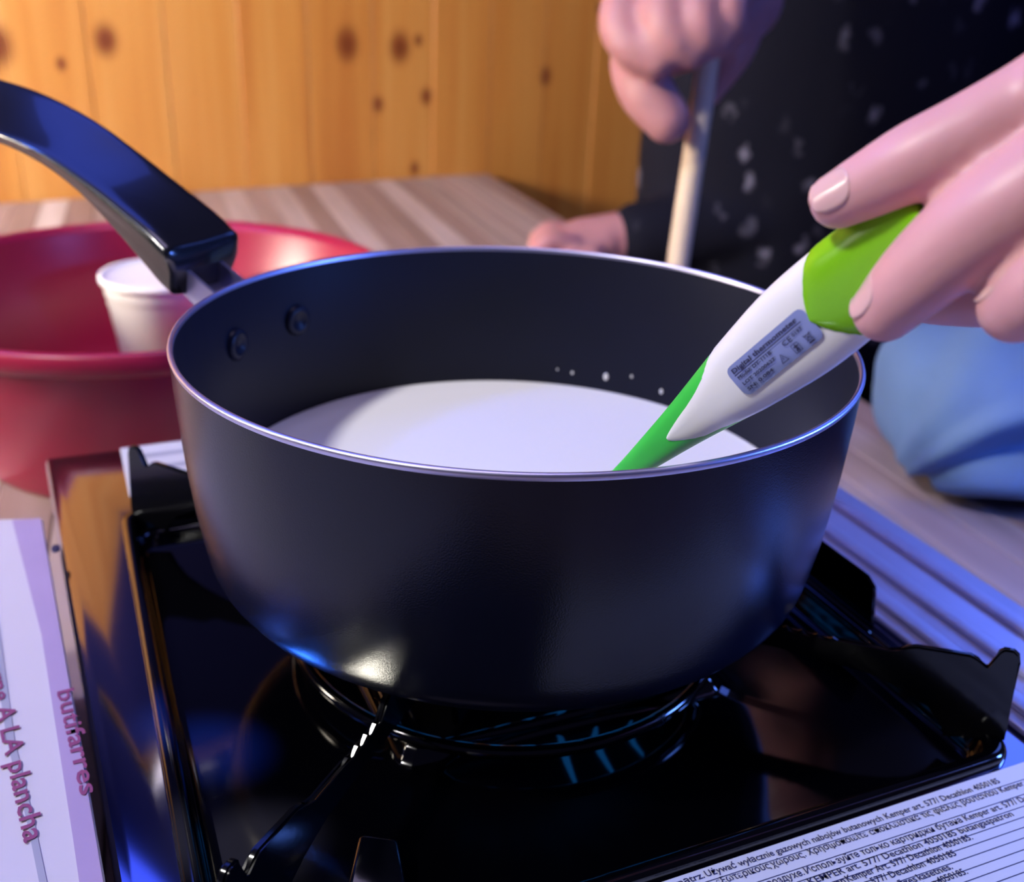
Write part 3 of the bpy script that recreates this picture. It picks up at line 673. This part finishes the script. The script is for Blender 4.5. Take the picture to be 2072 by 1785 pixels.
def nail(L, dors, t0, t1, half, parent=hander):
    pts, rad = chain(L); n = len(pts); T = (pts[0]-pts[1]).normalized()   # towards the tip
    d = (dors-T*dors.dot(T)).normalized(); s = T.cross(d); bm = bmesh.new(); g = {}
    NI, NJ = 14, 10; r0 = rad[0]
    for i in range(NI+1):
        k = t0+(t1-t0)*i/NI           # distance along axis from tip centre, + towards tip, in radii
        if k > 0: rr = r0*math.sqrt(max(.02, 1-k*k)); c = pts[0]+T*r0*k
        else: f = min(1, -k*r0/(pts[0]-pts[1]).length); rr = rad[0]+(rad[1]-rad[0])*f; c = pts[0]-T*(-k*r0)
        e = abs(2*i/NI-1); hw = half*math.sqrt(max(.05, 1-e**2.6))
        for j in range(NJ+1):
            a = hw*(2*j/NJ-1); lift = .00012+ (.0003 if k > .35 else 0)
            g[i, j] = bm.verts.new(c+(d*math.cos(a)+s*math.sin(a))*(rr+lift))
    for i in range(NI):
        for j in range(NJ): bm.faces.new((g[i, j], g[i+1, j], g[i+1, j+1], g[i, j+1]))
    o = obj('fingernail', bm, M_nail, parent); so = o.modifiers.new('s', 'SOLIDIFY'); so.thickness = .0005; so.offset = -1; return o
toc = -(P(1700, 400, .2)-CAM).normalized()
nail(dIdx, toc*1.0+UPV*.45-RGT*.1, -1.0, .70, .72)
nail(dMid, toc*.45+UPV*.6-RGT*.75, -.9, .60, .62)
nail(dRng, toc*.25+UPV*.8-RGT*.5, -.9, .60, .62)

# ------------------------------------------------------------------ person in dark top behind the table
TCN = P(1765, 420, 1.33); pxy = V((TCN.x, TCN.y, ZF))
per = thing('person', 'person in a dark speckled top standing behind the table, gripping a wooden stick', 'person', pxy)
def pw(X): return V(X)-pxy
up_t = P(1765, 420, 1.2).z
sec = [(.62, .285, .15), (.75, .30, .155), (.86, .297, .15), (1.0, .293, .148), (1.12, .296, .148), (1.24, .296, .145), (1.34, .25, .13), (1.41, .19, .11), (1.455, .09, .085), (1.475, .075, .075)]
yaw = math.radians(28)
def ering(z, a, b, cx=0, cy=0, n=48):
    out = []
    for i in range(n):
        t = 2*PI*i/n; x = a*math.cos(t); y = b*math.sin(t); w = 1+.03*noise.noise(V((math.cos(t)*2, math.sin(t)*2, z*5)))
        out.append(V((cx+(x*math.cos(yaw)-y*math.sin(yaw))*w, cy+(x*math.sin(yaw)+y*math.cos(yaw))*w, z)))
    return out
bm = loft([ering(z, a*1.08, b) for z, a, b in sec])
# sleeve of the raised arm
fc = P(1400, 120, .78); sh = pxy + V((-.16, -.10, 1.36)); el = fc+V((.13, .14, .22)); wr = fc+V((.035, .035, .09))
limb([pw(sh), pw((sh+el)/2+V((.0, -.02, .0))), pw(el)], [.075, .066, .058], bm=bm, n=24)
limb([pw(el), pw(el*.55+fc*.45)], [.058, .045], bm=bm, n=24)
far = onz(1175, 494, ZT+.034); sh2 = pxy+V((-.10, .10, 1.36)); 
el2 = far+V((.27, .06, .03))
limb([pw(sh2), pw((sh2+el2)/2), pw(el2)], [.075, .066, .055], bm=bm, n=24); limb([pw(el2), pw(el2*.22+far*.78)], [.052, .036], bm=bm, n=24)
shirt = obj('top', fuse(bm, .007, 4), M_shirt, per, label='dark top with small pale specks')
bm = bmesh.new()
for sgn in (-1, 1):
    limb([V((math.cos(yaw)*.11*sgn, math.sin(yaw)*.11*sgn, .05)), V((math.cos(yaw)*.12*sgn, math.sin(yaw)*.12*sgn, .45)), V((math.cos(yaw)*.11*sgn, math.sin(yaw)*.11*sgn, .84))], [.075, .095, .125], bm=bm, n=24, round0=False)
obj('trousers', fuse(bm, .012, 3), M_trous, per)
for sgn in (-1, 1):
    bm = bmesh.new(); c = V((math.cos(yaw)*.11*sgn, math.sin(yaw)*.11*sgn, 0)); f = V((-.55, -.83, 0))
    limb([c-f*.05+V((0, 0, .042)), c+f*.06+V((0, 0, .040)), c+f*.16+V((0, 0, .034))], [.042, .045, .036], .85, bm=bm)
    for v in bm.verts: v.co.z = max(v.co.z, 0)
    obj('shoe', bm, M_bake, per)
# body: head, neck, forearms and hands in one skin
bm = bmesh.new()
limb([V((0, 0, 1.40)), V((0, 0, 1.50)), V((-.01, -.01, 1.56))], [.062, .056, .058], bm=bm)
hc = V((-.015, -.02, 1.63)); ball(bm, hc, .1, (.80, .92, 1.12), 32)
fd = V((-.55, -.83, 0)).normalized(); fs = V((-fd.y, fd.x, 0))
limb([hc+fd*.085+V((0, 0, .012)), hc+fd*.100+V((0, 0, -.02)), hc+fd*.098+V((0, 0, -.032))], [.008, .013, .010], bm=bm)       # nose
ball(bm, hc+fd*.055+V((0, 0, -.075)), .042, (1, 1, .9)); ball(bm, hc+fd*.088+V((0, 0, -.062)), .016, (1.2, 1.2, .6))
for s in (-1, 1): ball(bm, hc+fs*.080*s+V((0, 0, -.01)), .02, (.6, 1, 1.6))
limb([pw(el*.75+fc*.25), pw(el*.4+fc*.6), pw(wr*.4+fc*.6)], [.040, .033, .028], bm=bm)
# fist round the stick: four curled fingers and a thumb
def fpx(L): return [pw(P(a, b, d)) for a, b, r, d in L], [r*.82*d/FPX for a, b, r, d in L]
FI = [
 [(1480, -90, 62, .83), (1330, -60, 60, .79), (1262, 20, 56, .765), (1270, 85, 50, .752), (1330, 120, 44, .745)],       # index
 [(1500, -100, 62, .83), (1400, -60, 60, .775), (1345, 10, 56, .752), (1358, 75, 50, .742), (1400, 105, 42, .745)],      # middle
 [(1520, -90, 60, .83), (1455, -50, 56, .772), (1418, 10, 52, .750), (1420, 62, 46, .742), (1450, 85, 38, .748)],      # ring
 [(1540, -80, 55, .83), (1500, -50, 50, .775), (1478, -5, 44, .755), (1478, 35, 38, .748), (1490, 60, 30, .752)],          # little
 [(1470, 40, 70, .82), (1370, 90, 66, .80), (1290, 110, 60, .785), (1305, 178, 66, .770), (1350, 242, 56, .762)],          # thumb, pointing down the stick
]
for L in FI: limb(*fpx(L), bm=bm, per=6)
limb([pw(P(1330, 60, .79)), pw(P(1440, 40, .80)), pw(P(1500, 0, .82))], [.022, .030, .030], 1.0, bm=bm)
limb([pw(P(1495, 20, .805)), pw(P(1475, 110, .80)), pw(P(1440, 190, .795))], [.022, .019, .010], .7, bm=bm)     # heel of the hand
# the other hand resting on the table edge
limb([pw(el2*.75+far*.25), pw(el2*.35+far*.65), pw(far)], [.034, .030, .026], bm=bm)
limb([pw(far+V((.02, 0, .004))), pw(far+V((-.012, -.01, .002)))], [.027, .024], .8, bm=bm)
for i in range(4):
    a = far+V((-.010, .026-.018*i, .006)); limb([pw(a), pw(a+V((-.022, -.008, .003))), pw(a+V((-.036, -.014, -.010))), pw(a+V((-.030, -.014, -.024)))], [.0105, .0098, .0092, .0078], bm=bm, per=5)
t0 = far+V((.01, -.036, -.004)); limb([pw(t0), pw(t0+V((-.025, -.012, -.006))), pw(t0+V((-.048, -.010, -.012)))], [.012, .010, .0085], bm=bm)
limb([V((0, 0, .80)), V((0, 0, 1.1)), V((0, 0, 1.34)), V((0, 0, 1.42))], [.11, .12, .10, .06], bm=bm)
limb([pw(sh), pw((sh+el)/2), pw(el), pw(el*.75+fc*.25)], [.05, .045, .041, .040], bm=bm); limb([V((0, 0, 1.36)), pw(sh)], [.07, .05], bm=bm)
limb([pw(sh2), pw((sh2+el2)/2), pw(el2), pw(el2*.75+far*.25)], [.05, .045, .038, .034], bm=bm); limb([V((0, 0, 1.36)), pw(sh2)], [.07, .05], bm=bm)
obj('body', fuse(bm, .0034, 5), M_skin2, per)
bm = bmesh.new(); ball(bm, hc-fd*.018+V((0, 0, .022)), .1, (.92, 1.0, 1.08), 32)
for v in bm.verts:
    if (v.co-hc).dot(fd) > .045 and v.co.z < hc.z+.075: v.co -= fd*.05
obj('hair', bm, M_hair, per)
for s in (-1, 1):
    bm = bmesh.new(); ball(bm, hc+fd*.084+fs*.032*s+V((0, 0, .012)), .011, (1, 1, .8)); obj('eye', bm, M_tub, per)

# wooden stick held upright behind the pan
sb = onz(1337, 765, ZT); stt = P(1448, 20, .785)
stick = thing('wooden_stick', 'pale wooden stick held upright behind the saucepan', 'stick', sb)
d_ = stt-sb; sd_ = d_.normalized()
obj('shaft', limb([sd_*.009, d_*.3, d_*.6, d_*1.1], [.0085, .0082, .0082, .0080], bm=None, n=24), M_stick, stick)

# ------------------------------------------------------------------ blue cloth on the table at right
cc = V((.312, .302, ZT+.052))
cloth = thing('cloth', 'light blue cloth bunched in soft folds on the table, right of the saucepan', 'cloth', (cc.x, cc.y, ZT))
bm = bmesh.new(); NU, NVv = 120, 80; g = {}
axx, axy, axz = .084, .074, .060
zt = max((z*.001-.3 for z in range(400) if pix(V((cc.x-.03, cc.y, z*.001-.3)))[1] > 640)); axz = zt-cc.z
czl = cc.z-ZT
for i in range(NU):
    for j in range(NVv+1):
        th = 2*PI*i/NU; ph = -PI/2+PI*j/NVv
        e = .72
        f = lambda q: math.copysign(abs(q)**e, q)
        v = V((axx*f(math.cos(ph))*f(math.cos(th)), axy*f(math.cos(ph))*f(math.sin(th)), axz*f(math.sin(ph))))
        w = v+V((cc.x, cc.y, cc.z)); q = pix(w); fan = math.degrees(math.atan2(1005-q[1], q[0]-1760)); rr = math.hypot(q[0]-1760, q[1]-1005)/330
        am = .0085*min(1, rr*1.1)
        bend = fan + 10*(rr-.5)**2*(1 if fan < 40 else -.3)
        dsp = am*(math.exp(-((bend-31)/5.5)**2) - 1.25*math.exp(-((bend-18)/5.5)**2) + .55*math.exp(-((bend-6)/5)**2) - 1.0*math.exp(-((bend+6)/5)**2) + .5*math.exp(-((bend+15)/5)**2) - .75*math.exp(-((bend-66)/9)**2)+ .3*math.exp(-((bend-50)/8)**2))
        nn_ = v.normalized(); v = v+nn_*(dsp + .002*noise.noise(w*30))
        v.z = max(v.z+czl, .0004)
        g[i, j] = bm.verts.new(v)
for i in range(NU):
    for j in range(NVv): bm.faces.new((g[i, j], g[(i+1) % NU, j], g[(i+1) % NU, j+1], g[i, j+1]))
bmesh.ops.remove_doubles(bm, verts=bm.verts, dist=1e-6)
obj('fabric', bm, M_blue, cloth)
